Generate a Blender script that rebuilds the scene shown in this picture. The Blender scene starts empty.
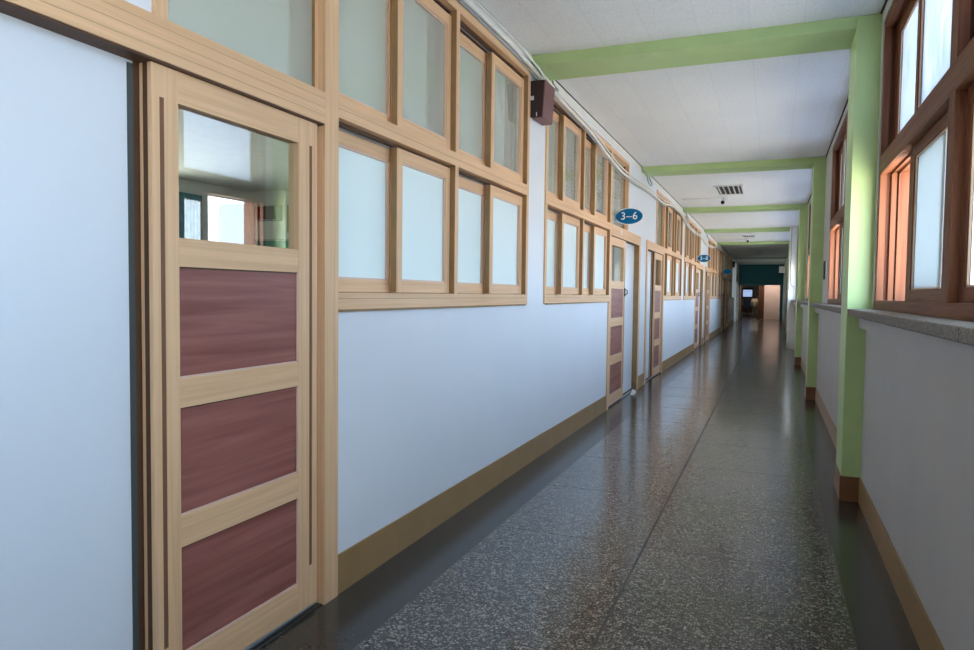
import bpy, bmesh, math, random
from mathutils import Vector, Matrix
random.seed(4)
scn = bpy.context.scene
C = scn.collection

# ------------------------------------------------------------------ camera
H = 1.35
F_PX, YAW, PITCH, ROLL = 704.5, 0.38344, -0.044954, 0.011835
fw = Vector((-math.sin(YAW)*math.cos(PITCH), math.cos(YAW)*math.cos(PITCH), math.sin(PITCH)))
rt = Vector((math.cos(YAW), math.sin(YAW), 0))
up = rt.cross(fw)
r2 = rt*math.cos(ROLL) + up*math.sin(ROLL)
u2 = -rt*math.sin(ROLL) + up*math.cos(ROLL)
cd = bpy.data.cameras.new('camera'); cam = bpy.data.objects.new('camera', cd); C.objects.link(cam)
cam.matrix_world = Matrix(((r2.x, u2.x, -fw.x, 0), (r2.y, u2.y, -fw.y, 0), (r2.z, u2.z, -fw.z, H), (0, 0, 0, 1)))
cd.sensor_fit = 'HORIZONTAL'; cd.sensor_width = 36; cd.lens = F_PX*36/974
cd.clip_start = 0.02; cd.clip_end = 300
scn.camera = cam

# ------------------------------------------------------------------ sky, exposure
scn.view_settings.view_transform = 'Standard'; scn.view_settings.look = 'None'
scn.view_settings.exposure = 0.30; scn.view_settings.gamma = 1.0
scn.view_settings.use_curve_mapping = False
scn.cycles.use_denoising = True
scn.cycles.max_bounces = 14; scn.cycles.diffuse_bounces = 8; scn.cycles.glossy_bounces = 4
scn.cycles.transmission_bounces = 8; scn.cycles.transparent_max_bounces = 12
scn.cycles.sample_clamp_indirect = 8.0
scn.cycles.caustics_reflective = False; scn.cycles.caustics_refractive = False

SKY = 15.0
w = bpy.data.worlds.new('sky'); scn.world = w; w.use_nodes = True
nt = w.node_tree; nt.nodes.clear()
tc = nt.nodes.new('ShaderNodeTexCoord'); sx = nt.nodes.new('ShaderNodeSeparateXYZ')
cr = nt.nodes.new('ShaderNodeValToRGB'); mr = nt.nodes.new('ShaderNodeMapRange')
bg = nt.nodes.new('ShaderNodeBackground'); wo = nt.nodes.new('ShaderNodeOutputWorld')
nt.links.new(tc.outputs['Generated'], sx.inputs[0]); nt.links.new(sx.outputs[2], mr.inputs[0])
mr.inputs[1].default_value = -1; mr.inputs[2].default_value = 1
nt.links.new(mr.outputs[0], cr.inputs[0]); nt.links.new(cr.outputs[0], bg.inputs[0]); nt.links.new(bg.outputs[0], wo.inputs[0])
e = cr.color_ramp.elements
e[0].position = 0.0; e[0].color = (.78, .75, .69, 1)
e[1].position = 1.0; e[1].color = (.26, .40, .62, 1)
a = e.new(.49); a.color = (.84, .81, .76, 1)
a = e.new(.505); a.color = (.72, .88, 1.05, 1)
a = e.new(.60); a.color = (.66, .90, 1.20, 1)
a = e.new(.74); a.color = (.32, .46, .68, 1)
bg.inputs[1].default_value = SKY

def portal(x, y0, y1, z0, z1, to_x):
    d = bpy.data.lights.new('daylight_portal', 'AREA'); d.shape = 'RECTANGLE'
    d.size = z1-z0; d.size_y = y1-y0
    d.cycles.is_portal = True
    o = bpy.data.objects.new('daylight_portal', d); C.objects.link(o)
    o.location = (x, (y0+y1)/2, (z0+z1)/2)
    o.rotation_euler = (0, math.radians(90 if to_x < x else -90), 0)

# ------------------------------------------------------------------ materials
def M(name):
    m = bpy.data.materials.new(name); m.use_nodes = True
    return m, m.node_tree, m.node_tree.nodes['Principled BSDF']
def N(nt, t, **k):
    n = nt.nodes.new('ShaderNode'+t)
    for a, b in k.items(): setattr(n, a, b)
    return n
def ramp(nt, src, stops):
    r = N(nt, 'ValToRGB'); nt.links.new(src, r.inputs[0]); e = r.color_ramp.elements
    while len(e) < len(stops): e.new(.5)
    for x, (p, c) in zip(e, stops): x.position = p; x.color = (*c, 1)
    return r
def mapping(nt, scale, rot=(0, 0, 0)):
    t = N(nt, 'TexCoord'); mp = N(nt, 'Mapping'); mp.inputs['Scale'].default_value = scale
    mp.inputs['Rotation'].default_value = rot
    nt.links.new(t.outputs['Object'], mp.inputs[0]); return mp.outputs[0]
def plain(name, col, rough=.5, var=.06, scale=3.0, spec=.4, bump=0.0, metal=0.0, bscale=60):
    m, nt, b = M(name); v = mapping(nt, (1, 1, 1))
    n = N(nt, 'TexNoise'); n.inputs['Scale'].default_value = scale; n.inputs['Detail'].default_value = 5
    nt.links.new(v, n.inputs[0])
    lo = tuple(max(0, c*(1-var)) for c in col); hi = tuple(min(1, c*(1+var)) for c in col)
    r = ramp(nt, n.outputs[0], [(.3, lo), (.7, hi)]); nt.links.new(r.outputs[0], b.inputs['Base Color'])
    b.inputs['Roughness'].default_value = rough; b.inputs['Specular IOR Level'].default_value = spec
    b.inputs['Metallic'].default_value = metal
    if bump:
        n2 = N(nt, 'TexNoise'); n2.inputs['Scale'].default_value = bscale; nt.links.new(v, n2.inputs[0])
        bp = N(nt, 'Bump'); bp.inputs['Strength'].default_value = bump; bp.inputs['Distance'].default_value = .004
        nt.links.new(n2.outputs[0], bp.inputs['Height']); nt.links.new(bp.outputs[0], b.inputs['Normal'])
    return m
def wood(name, c1, c2, axis, rough=.45, fine=55, contrast=(.35, .65), spec=.35):
    m, nt, b = M(name)
    sc = [fine, fine, fine]; sc[axis] = 1.3
    v = mapping(nt, sc)
    n = N(nt, 'TexNoise'); n.inputs['Scale'].default_value = 1.0; n.inputs['Detail'].default_value = 6
    n.inputs['Distortion'].default_value = .6
    nt.links.new(v, n.inputs[0])
    r = ramp(nt, n.outputs[0], [(contrast[0], c1), (contrast[1], c2)])
    nt.links.new(r.outputs[0], b.inputs['Base Color'])
    b.inputs['Roughness'].default_value = rough; b.inputs['Specular IOR Level'].default_value = spec
    bp = N(nt, 'Bump'); bp.inputs['Strength'].default_value = .08; bp.inputs['Distance'].default_value = .002
    nt.links.new(n.outputs[0], bp.inputs['Height']); nt.links.new(bp.outputs[0], b.inputs['Normal'])
    return m
MT = {}
TA, TB = (.70, .43, .235), (.80, .515, .295)
MT['tan_v'] = wood('tan_laminate_upright', TA, TB, 2)
MT['tan_h'] = wood('tan_laminate_level', TA, TB, 1)
MT['tan_edge'] = plain('tan_frame_edge', (.33, .195, .085), .55, .12, 9)  # darker tan; on near sides of uprights it puts shade into the colour
MT['groove'] = plain('dark_groove', (.10, .045, .022), .6)
MT['groove_brown'] = plain('brown_routed_groove', (.20, .09, .045), .6)
MT['tan_line'] = plain('fine_moulding_line', (.46, .28, .155), .5)
MT['bead'] = plain('pale_pink_bead', (.72, .50, .40), .4)
MT['red_panel'] = wood('red_brown_laminate', (.22, .068, .052), (.37, .14, .115), 1, .4, 26, (.3, .72))
RA, RB = (.15, .050, .022), (.23, .088, .040)
MT['redwood_v'] = wood('red_brown_wood_upright', RA, RB, 2, .55, 55, (.35, .65), .2)
MT['redwood_h'] = wood('red_brown_wood_level', RA, RB, 1, .55, 55, (.35, .65), .2)
MT['redbead'] = plain('tan_glazing_bead', (.62, .42, .28), .4)
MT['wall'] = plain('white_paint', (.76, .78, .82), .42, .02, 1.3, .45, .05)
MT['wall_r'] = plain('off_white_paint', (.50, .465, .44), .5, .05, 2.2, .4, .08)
MT['door_white'] = plain('white_laminate', (.74, .78, .83), .35, .015, 1.0, .4)
MT['plaster'] = plain('ivory_plaster', (.78, .76, .70), .6, .04, 6)
MT['base'] = plain('olive_brown_skirting', (.32, .19, .075), .4, .08, 5)
MT['base_r'] = plain('red_brown_skirting', (.22, .10, .045), .4, .1, 5)
MT['green'] = plain('spring_green_paint', (.50, .65, .29), .42, .05, 4, .45, .05)
MT['palebeam'] = plain('pale_beam_paint', (.62, .68, .62), .5)
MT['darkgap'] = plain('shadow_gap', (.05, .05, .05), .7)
MT['dark_strip'] = plain('dark_grey_strip', (.07, .08, .078), .8)
MT['teal'] = plain('teal_paint', (.06, .30, .36), .5)
MT['white_plastic'] = plain('white_plastic', (.80, .80, .78), .35, .03)
MT['cable'] = plain('ivory_cable', (.84, .81, .75), .4, .05, 20)
MT['cable_grey'] = plain('grey_cable', (.34, .36, .36), .4, .1, 20)
MT['black'] = plain('black_plastic', (.02, .02, .022), .35)
MT['brown_box'] = plain('maroon_vinyl', (.17, .065, .065), .45, .1, 30)
MT['brown_grille'] = plain('dark_speaker_side', (.035, .018, .018), .6)
MT['steel'] = plain('brushed_steel', (.45, .47, .50), .3, .1, 20, .5, 0, .9)
MT['sign_blue'] = plain('teal_blue_sign', (.002, .15, .36), .55, .04, 3, .15)
MT['sign_white'] = plain('white_sign_lettering', (.88, .90, .90), .4, .01)
MT['skin'] = plain('skin', (.55, .36, .26), .5)
MT['cream'] = plain('cream_cotton', (.62, .55, .40), .8)
MT['greyc'] = plain('grey_cotton', (.16, .15, .14), .8)
MT['hair'] = plain('black_hair', (.012, .010, .010), .5)
MT['navy'] = plain('navy_fabric', (.02, .04, .08), .8)
MT['darkwood'] = wood('dark_brown_wood', (.05, .02, .01), (.13, .05, .025), 2)
MT['pinkdoor'] = plain('pale_pink_paint', (.62, .47, .43), .5, .05)
MT['board'] = plain('dark_green_chalkboard', (.03, .20, .17), .5, .1)
MT['teal_cab'] = plain('teal_cloth', (.08, .28, .34), .7, .2, 8)
MT['concrete'] = plain('pale_facade', (.55, .58, .62), .8)
MT['conc2'] = plain('grey_facade', (.28, .32, .36), .8)

# stone window shelf
m, nt, b = M('speckled_stone'); v = mapping(nt, (1, 1, 1))
vo = N(nt, 'TexVoronoi'); vo.inputs['Scale'].default_value = 160; nt.links.new(v, vo.inputs[0])
r = ramp(nt, vo.outputs['Color'], [(.1, (.10, .08, .068)), (.5, (.19, .158, .135)), (.9, (.29, .25, .22))])
nt.links.new(r.outputs[0], b.inputs['Base Color']); b.inputs['Roughness'].default_value = .6; b.inputs['Specular IOR Level'].default_value = .2
MT['stone'] = m

# ceiling boards
m, nt, b = M('ceiling_fibreboard'); t = N(nt, 'TexCoord'); mp = N(nt, 'Mapping'); nt.links.new(t.outputs['Object'], mp.inputs[0])
mp.inputs['Rotation'].default_value = (0, 0, math.radians(90)); mp.inputs['Location'].default_value = (0.2, .185, 0)
br = N(nt, 'TexBrick'); nt.links.new(mp.outputs[0], br.inputs[0])
br.inputs['Scale'].default_value = 1; br.inputs['Brick Width'].default_value = .62; br.inputs['Row Height'].default_value = .3333
br.inputs['Mortar Size'].default_value = .0025; br.inputs['Mortar Smooth'].default_value = .3
br.inputs['Color1'].default_value = (.87, .87, .86, 1); br.inputs['Color2'].default_value = (.84, .845, .845, 1)
br.inputs['Mortar'].default_value = (.76, .76, .76, 1)
n = N(nt, 'TexNoise'); n.inputs['Scale'].default_value = 110; n.inputs['Detail'].default_value = 3; nt.links.new(t.outputs['Object'], n.inputs[0])
rr = ramp(nt, n.outputs[0], [(.36, (.74, .74, .74)), (.46, (1, 1, 1))])
mx = N(nt, 'Mix', data_type='RGBA', blend_type='MULTIPLY'); mx.inputs[0].default_value = .6
nt.links.new(br.outputs[0], mx.inputs[6]); nt.links.new(rr.outputs[0], mx.inputs[7]); nt.links.new(mx.outputs[2], b.inputs['Base Color'])
b.inputs['Roughness'].default_value = .8; b.inputs['Specular IOR Level'].default_value = .15
MT['ceil'] = m

# terrazzo
def terrazzo(name, base, chips, amount, rough, joints):
    m, nt, b = M(name); t = N(nt, 'TexCoord')
    def chip(scale, thr, w):
        d = N(nt, 'TexNoise'); d.inputs['Scale'].default_value = scale*1.2; nt.links.new(t.outputs['Object'], d.inputs[0])
        ad = N(nt, 'VectorMath', operation='MULTIPLY_ADD'); ad.inputs[1].default_value = (.006, .006, .006)
        nt.links.new(d.outputs['Color'], ad.inputs[0]); nt.links.new(t.outputs['Object'], ad.inputs[2])
        v = N(nt, 'TexVoronoi'); v.inputs['Scale'].default_value = scale; nt.links.new(ad.outputs[0], v.inputs[0])
        sr = N(nt, 'SeparateColor'); nt.links.new(v.outputs['Color'], sr.inputs[0])
        mu = N(nt, 'Math', operation='MULTIPLY'); mu.inputs[1].default_value = thr; nt.links.new(sr.outputs[0], mu.inputs[0])
        lt = N(nt, 'Math', operation='LESS_THAN'); nt.links.new(v.outputs['Distance'], lt.inputs[0]); nt.links.new(mu.outputs[0], lt.inputs[1])
        return lt.outputs[0], sr.outputs[1]
    c1, g1 = chip(84, .66, 0); c2, g2 = chip(150, .55, 0)
    n = N(nt, 'TexNoise'); n.inputs['Scale'].default_value = 2.2; n.inputs['Detail'].default_value = 6; nt.links.new(t.outputs['Object'], n.inputs[0])
    bs = ramp(nt, n.outputs[0], [(.3, tuple(x*.8 for x in base)), (.7, tuple(x*1.2 for x in base))])
    cc = ramp(nt, g1, [(0, tuple(x*.55 for x in chips)), (1, chips)])
    m1 = N(nt, 'Mix', data_type='RGBA'); mm = N(nt, 'Math', operation='MULTIPLY'); mm.inputs[1].default_value = amount
    nt.links.new(c2, mm.inputs[0]); nt.links.new(mm.outputs[0], m1.inputs[0]); nt.links.new(bs.outputs[0], m1.inputs[6])
    m1.inputs[7].default_value = (*[x*.6 for x in chips], 1)
    m2 = N(nt, 'Mix', data_type='RGBA'); m3 = N(nt, 'Math', operation='MULTIPLY'); m3.inputs[1].default_value = amount
    nt.links.new(c1, m3.inputs[0]); nt.links.new(m3.outputs[0], m2.inputs[0]); nt.links.new(m1.outputs[2], m2.inputs[6]); nt.links.new(cc.outputs[0], m2.inputs[7])
    nt.links.new(m2.outputs[2], b.inputs['Base Color'])
    rn = N(nt, 'MapRange'); rn.inputs[3].default_value = rough*.75; rn.inputs[4].default_value = rough*1.35
    nt.links.new(n.outputs[0], rn.inputs[0]); nt.links.new(rn.outputs[0], b.inputs['Roughness'])
    b.inputs['Specular IOR Level'].default_value = .5
    # long shallow polish waves
    mp = N(nt, 'Mapping'); mp.inputs['Scale'].default_value = (1.2, 5, 1); nt.links.new(t.outputs['Object'], mp.inputs[0])
    wv = N(nt, 'TexNoise'); wv.inputs['Scale'].default_value = 1.6; wv.inputs['Detail'].default_value = 2; nt.links.new(mp.outputs[0], wv.inputs[0])
    bp = N(nt, 'Bump'); bp.inputs['Strength'].default_value = .15; bp.inputs['Distance'].default_value = .006
    nt.links.new(wv.outputs[0], bp.inputs['Height']); nt.links.new(bp.outputs[0], b.inputs['Normal'])
    return m
MT['terrazzo'] = terrazzo('grey_terrazzo', (.034, .031, .026), (.35, .33, .295), .95, .15, True)
MT['terr_border'] = plain('dark_smooth_edge_floor', (.040, .038, .034), .2, .25, 45, .5)
MT['joint'] = plain('dark_floor_joint', (.03, .028, .024), .5)

def glass(name, parts):
    """parts: list of (kind, colour, share, roughness)"""
    m, nt, b = M(name); nt.nodes.remove(b); out = nt.nodes['Material Output']
    prev, tot = None, 0
    for kind, col, share, ro in parts:
        s = N(nt, 'Bsdf'+kind); s.inputs['Color'].default_value = (*col, 1)
        if 'Roughness' in s.inputs: s.inputs['Roughness'].default_value = ro
        if prev is None: prev, tot = s.outputs[0], share
        else:
            x = N(nt, 'MixShader'); x.inputs[0].default_value = share/(tot+share); tot += share
            nt.links.new(prev, x.inputs[1]); nt.links.new(s.outputs[0], x.inputs[2]); prev = x.outputs[0]
    lw = N(nt, 'LayerWeight'); lw.inputs[0].default_value = .5
    pw = N(nt, 'Math', operation='POWER'); pw.inputs[1].default_value = 4.0; nt.links.new(lw.outputs['Facing'], pw.inputs[0])
    f = N(nt, 'MapRange'); f.inputs[3].default_value = {'clear_glass': .27, 'hazy_green_glass': .09}.get(name, .04); f.inputs[4].default_value = .85; nt.links.new(pw.outputs[0], f.inputs[0])
    g = N(nt, 'BsdfGlossy'); g.inputs['Roughness'].default_value = .01 if 'clear' in name or 'hazy' in name else .5
    x = N(nt, 'MixShader'); nt.links.new(f.outputs[0], x.inputs[0]); nt.links.new(prev, x.inputs[1]); nt.links.new(g.outputs[0], x.inputs[2])
    nt.links.new(x.outputs[0], out.inputs[0])
    return m
MT['frost_left'] = glass('frosted_blue_glass', [('Diffuse', (.80, .90, .90), .68, 1), ('Translucent', (.80, .92, .95), .32, 1)])
MT['hazy'] = glass('hazy_green_glass', [('Transparent', (.90, .96, .92), .68, 0), ('Diffuse', (.86, .93, .88), .25, 1), ('Translucent', (.80, .88, .82), .08, 1)])
MT['clear'] = glass('clear_glass', [('Transparent', (.90, .97, .95), 1, 0)])
MT['frost_right'] = glass('frosted_window_glass', [('Translucent', (.37, .42, .44), .72, 1), ('Diffuse', (.6, .7, .75), .25, 1)])
MT['frost_upper'] = glass('mottled_window_glass', [('Translucent', (.50, .56, .66), .70, 1), ('Diffuse', (.6, .65, .75), .20, 1)])
mt = MT['frost_upper'].node_tree
for nd in [n_ for n_ in mt.nodes if n_.bl_idname == 'ShaderNodeBsdfTranslucent']:
    v = mapping(mt, (1, 2.2, .8)); n = N(mt, 'TexNoise'); n.inputs['Scale'].default_value = 5; n.inputs['Detail'].default_value = 4; mt.links.new(v, n.inputs[0])
    r = ramp(mt, n.outputs[0], [(.3, (.09, .13, .17)), (.5, (.14, .17, .22)), (.7, (.20, .21, .25))]); mt.links.new(r.outputs[0], nd.inputs[0])

def emit(name, col, s):
    m, nt, b = M(name); b.inputs['Base Color'].default_value = (0, 0, 0, 1)
    n = N(nt, 'TexNoise'); n.inputs['Scale'].default_value = 6; r = ramp(nt, n.outputs[0], [(.35, tuple(x*.7 for x in col)), (.65, col)])
    nt.links.new(r.outputs[0], b.inputs['Emission Color']); b.inputs['Emission Strength'].default_value = s
    return m
MT['screen'] = emit('glowing_screen', (.45, .62, .95), .75)

# ------------------------------------------------------------------ helpers
class MB:
    def __init__(s, org=(0, 0, 0)): s.bm = bmesh.new(); s.o = Vector(org); s.mats = []; s.cur = 0
    def mat(s, k):
        if k not in s.mats: s.mats.append(k)
        s.cur = s.mats.index(k); return s
    def _f(s, vs):
        f = s.bm.faces.new(vs); f.material_index = s.cur; return f
    def box(s, x0, x1, y0, y1, z0, z1):
        if x0 > x1: x0, x1 = x1, x0
        v = [s.bm.verts.new(Vector(p)-s.o) for p in ((x0, y0, z0), (x1, y0, z0), (x1, y1, z0), (x0, y1, z0), (x0, y0, z1), (x1, y0, z1), (x1, y1, z1), (x0, y1, z1))]
        for i in ((0, 3, 2, 1), (4, 5, 6, 7), (0, 1, 5, 4), (1, 2, 6, 5), (2, 3, 7, 6), (3, 0, 4, 7)): s._f([v[k] for k in i])
        return s
    def quad(s, *p):
        s._f([s.bm.verts.new(Vector(q)-s.o) for q in p]); return s
    def prism(s, pts, axis, a0, a1):
        """pts in the two other axes"""
        def P(q, a):
            l = list(q); l.insert(axis, a); return Vector(l)-s.o
        A = [s.bm.verts.new(P(q, a0)) for q in pts]; B = [s.bm.verts.new(P(q, a1)) for q in pts]
        n = len(pts)
        s._f(A); s._f(B[::-1])
        for i in range(n): s._f([A[i], B[i], B[(i+1) % n], A[(i+1) % n]])
        return s
    def cyl(s, c, r, h, axis=2, n=24, r2=None):
        r2 = r if r2 is None else r2; rings = []
        for k, (rr, hh) in enumerate(((r, 0), (r2, h))):
            ring = []
            for i in range(n):
                a = 2*math.pi*i/n; q = [rr*math.cos(a), rr*math.sin(a)]; q.insert(axis, hh)
                ring.append(s.bm.verts.new(Vector(c)+Vector(q)-s.o))
            rings.append(ring)
        s._f(rings[0][::-1]); s._f(rings[1])
        for i in range(n): s._f([rings[0][i], rings[0][(i+1) % n], rings[1][(i+1) % n], rings[1][i]])
        return s
    def ball(s, c, r, sc=(1, 1, 1), n=16, half=None):
        g = bmesh.ops.create_uvsphere(s.bm, u_segments=n, v_segments=n//2+2, radius=r)
        for v in g['verts']: v.co = Vector((v.co.x*sc[0], v.co.y*sc[1], v.co.z*sc[2])) + Vector(c)-s.o
        for v in g['verts']:
            for f in v.link_faces: f.material_index = s.cur; f.smooth = True
        return s
    def tube(s, pts, r, n=8):
        pts = [Vector(p)-s.o for p in pts]; rings = []
        for i, p in enumerate(pts):
            t = (pts[min(i+1, len(pts)-1)]-pts[max(i-1, 0)]).normalized()
            u = t.cross(Vector((1, 0, .01))); u = u.normalized() if u.length > 1e-4 else Vector((0, 1, 0)); w_ = t.cross(u)
            rings.append([s.bm.verts.new(p+u*r*math.cos(2*math.pi*k/n)+w_*r*math.sin(2*math.pi*k/n)) for k in range(n)])
        for a, b_ in zip(rings, rings[1:]):
            for k in range(n):
                f = s._f([a[k], a[(k+1) % n], b_[(k+1) % n], b_[k]]); f.smooth = True
        s._f(rings[0]); s._f(rings[-1][::-1]); return s
    def build(s, name, parent=None, bevel=0, mat=None):
        if mat: s.mats = [mat]
        bmesh.ops.recalc_face_normals(s.bm, faces=s.bm.faces)
        me = bpy.data.meshes.new(name); s.bm.to_mesh(me); s.bm.free()
        for k in s.mats: me.materials.append(MT[k])
        o = bpy.data.objects.new(name, me); C.objects.link(o); o.location = s.o
        if parent: put(o, parent)
        if bevel:
            b_ = o.modifiers.new('edge', 'BEVEL'); b_.width = bevel; b_.segments = 2; b_.limit_method = 'ANGLE'
        return o
def wpos(o):
    p = Vector(o.location)
    while o.parent: o = o.parent; p += Vector(o.location)
    return p
def put(o, parent):
    """o.location is a world point; make it a child without moving it"""
    o.location = Vector(o.location)-wpos(parent); o.parent = parent
def tag(o, label=None, cat=None, group=None, kind=None):
    for k, v_ in (('label', label), ('category', cat), ('group', group), ('kind', kind)):
        if v_: o[k] = v_
    return o
def empty(name, loc):
    o = bpy.data.objects.new(name, None); C.objects.link(o); o.location = loc; o.empty_display_size = .1; return o
def struct(o, label, cat): return tag(o, label, cat, None, 'structure')
def smooth_pts(P, n=6):
    out = []
    P = [Vector(p) for p in P]
    for i in range(len(P)-1):
        p0, p1, p2, p3 = P[max(i-1, 0)], P[i], P[i+1], P[min(i+2, len(P)-1)]
        for k in range(n):
            t = k/n
            out.append(.5*((2*p1)+(-p0+p2)*t+(2*p0-5*p1+4*p2-p3)*t*t+(-p0+3*p1-3*p2+p3)*t**3))
    out.append(P[-1]); return out

XL, XR = -1.764, .575           # plaster faces of the two long walls
XU = .605                       # wall face above the stone shelf
ZC = 3.17
Y0, YE = -5.2, 43.0
CLS = -9.0                      # outer wall of the classrooms
PER = 9.97

# ------------------------------------------------------------------ floor, ceiling, walls
b = MB().mat('terrazzo').box(-1.43, .34, Y0, YE, -.1, 0)
b.mat('terr_border').box(-1.95, -1.432, Y0, YE, -.1, 0).box(.342, .80, Y0, YE, -.1, 0)
b.mat('joint').box(-1.432, -1.43, Y0, YE, -.1, 0).box(.34, .342, Y0, YE, -.1, 0)
b.box(-.605, -.594, Y0, YE, -.05, .0006)
y = Y0+.2
while y < YE:
    b.box(-1.43, .34, y, y+.005, -.05, .0005); y += .975
b.mat('terr_border').box(-1.95, .9, YE, YE+14, -.1, 0)
struct(b.build('floor'), 'speckled grey terrazzo corridor floor with plain dark edge strips', 'floor')
fl = MB().mat('terr_border').box(CLS-.2, -1.951, Y0, 41, -.1, 0)
struct(fl.build('floor'), 'plain classroom floor behind the long wall of windows', 'floor')

struct(MB().mat('ceil').box(-1.752, .593, Y0, YE, ZC, ZC+.1).mat('darkgap').box(-1.97, -1.752, Y0, YE, ZC+.002, ZC+.1).box(.593, .85, Y0, YE, ZC+.002, ZC+.1).build('ceiling'),
       'white speckled fibreboard corridor ceiling with fine joints', 'ceiling')
struct(MB().mat('plaster').box(CLS-.2, -1.971, Y0, 41, ZC, ZC+.1).build('ceiling'), 'pale classroom ceiling seen through the glass', 'ceiling')

# left wall: solid pieces around the doors and windows
def modules():
    out = []
    for k in range(-1, 4): out.append(k*PER)
    return out
b = MB().mat('wall')
XB = -1.96
for s in modules():
    # under windows, pilaster, between classrooms
    b.box(XB, XL, s+2.56, s+8.15, 0, 1.29)
    b.box(XB, XL, s+5.14, s+5.63, 1.29, 3.03)
    b.box(XB, XL, s+2.50, s+9.20, 3.03, ZC)
    b.box(XB, XL, s+10.08, s+10.79, 0, ZC)
    b.box(XB, XL, s+9.18, s+10.08, 2.14, ZC); b.box(XB, XL, s+10.79, s+11.60, 2.14, ZC)
    b.box(XB, XL, s+11.60, s+12.5, 3.03, ZC)
b.mat('plaster').box(XL, XL+.003, Y0, YE, 3.10, ZC-.001)
b.mat('wall').box(XB, XL, 40.9, YE, 0, ZC)
struct(b.build('wall_left'), 'white painted corridor wall with tan framed windows and sliding doors', 'wall')
b = MB().mat('base')
for s in modules():
    b.box(XL, XL+.008, s+2.606, s+8.10, 0, .178); b.box(XL, XL+.008, s+10.16, s+10.73, 0, .178)
struct(b.build('baseboard_left'), 'olive brown painted skirting along the white wall', 'baseboard')

# right wall: shelf-high wall, upper piers; windows in the first five bays, blind beyond
bays = [(-4.77+4.98*k, -4.36+4.98*k) for k in range(0, 7)]     # column extents
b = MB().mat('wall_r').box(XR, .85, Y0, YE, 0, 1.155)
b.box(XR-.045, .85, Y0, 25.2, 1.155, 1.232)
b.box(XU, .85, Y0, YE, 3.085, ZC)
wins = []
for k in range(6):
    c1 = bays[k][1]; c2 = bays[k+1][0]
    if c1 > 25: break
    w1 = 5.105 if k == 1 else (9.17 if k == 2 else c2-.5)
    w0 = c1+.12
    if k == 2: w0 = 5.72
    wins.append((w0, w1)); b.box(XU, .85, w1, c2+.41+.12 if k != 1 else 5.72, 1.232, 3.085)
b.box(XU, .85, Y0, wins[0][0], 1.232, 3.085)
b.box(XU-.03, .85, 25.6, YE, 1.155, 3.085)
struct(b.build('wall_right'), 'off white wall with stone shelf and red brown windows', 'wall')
b = MB().mat('stone')
for k in range(6):
    c1 = bays[k][1]; c2 = bays[k+1][0]
    b.box(.465, .66, c1, c2-2.98, 1.232, 1.277).box(.465, .66, c2-2.975, c2, 1.232, 1.277)
b.box(.465, .66, Y0, bays[0][0], 1.232, 1.277)
for k in range(6):
    b.box(.575, .66, bays[k][0], bays[k][1], 1.232, 1.277)
struct(b.build('trim_1', bevel=.006), 'long speckled stone window shelf', 'shelf')
b = MB().mat('base_r')
for k in range(7):
    c1, c2 = bays[k]
    b.box(.452, XR, c1-.008, c2+.008, 0, .165)
b.mat('base')
for k in range(7):
    b.box(XR-.008, XR, bays[k-1][1] if k else Y0, bays[k][0], 0, .165)
b.box(XR-.008, XR, bays[6][1], YE, 0, .165)
struct(b.build('baseboard_right'), 'brown skirting along the off white wall and column feet', 'baseboard')

# green columns and ceiling beams
n_trim = 2
where = ['', 'beside the nearest window', 'second of the row away from the camera', 'third of the row away from the camera', 'fourth of the row away from the camera', 'beside the dim end', 'in the dim end']
for k, (c1, c2) in enumerate(bays):
    pale = k >= 6
    m_ = 'green'
    o = MB().mat(m_).box(.46, .62, c1, c2, 0.001, ZC-.001).build('trim_%d' % n_trim, bevel=.004); n_trim += 1
    struct(o, 'spring green square column ' + (where[k] or 'behind the camera'), 'column')
    o = MB().mat(m_).box(XL+.001, .4595, c1, c2, 3.09, ZC-.0005).build('trim_%d' % n_trim, bevel=.003); n_trim += 1
    struct(o, 'shallow green ceiling beam at the column ' + (where[k] or 'behind the camera'), 'beam')
for yy in (35.0, 40.0):
    o = MB().mat('palebeam').box(XL+.001, XR-.001, yy, yy+.4, 3.09, ZC-.0005).build('trim_%d' % n_trim); n_trim += 1
    struct(o, 'pale ceiling beam in the dim end at %s' % ('the black wall speaker' if yy < 36 else 'the teal end wall'), 'beam')
# thin dark shadow strip between ceiling and walls
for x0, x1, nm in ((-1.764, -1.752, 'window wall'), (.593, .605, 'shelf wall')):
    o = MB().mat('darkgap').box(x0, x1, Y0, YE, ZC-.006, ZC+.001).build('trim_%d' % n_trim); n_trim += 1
    struct(o, 'thin dark line where the ceiling meets the ' + ('tan window wall' if x0 < 0 else 'stone shelf wall'), 'moulding')

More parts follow.
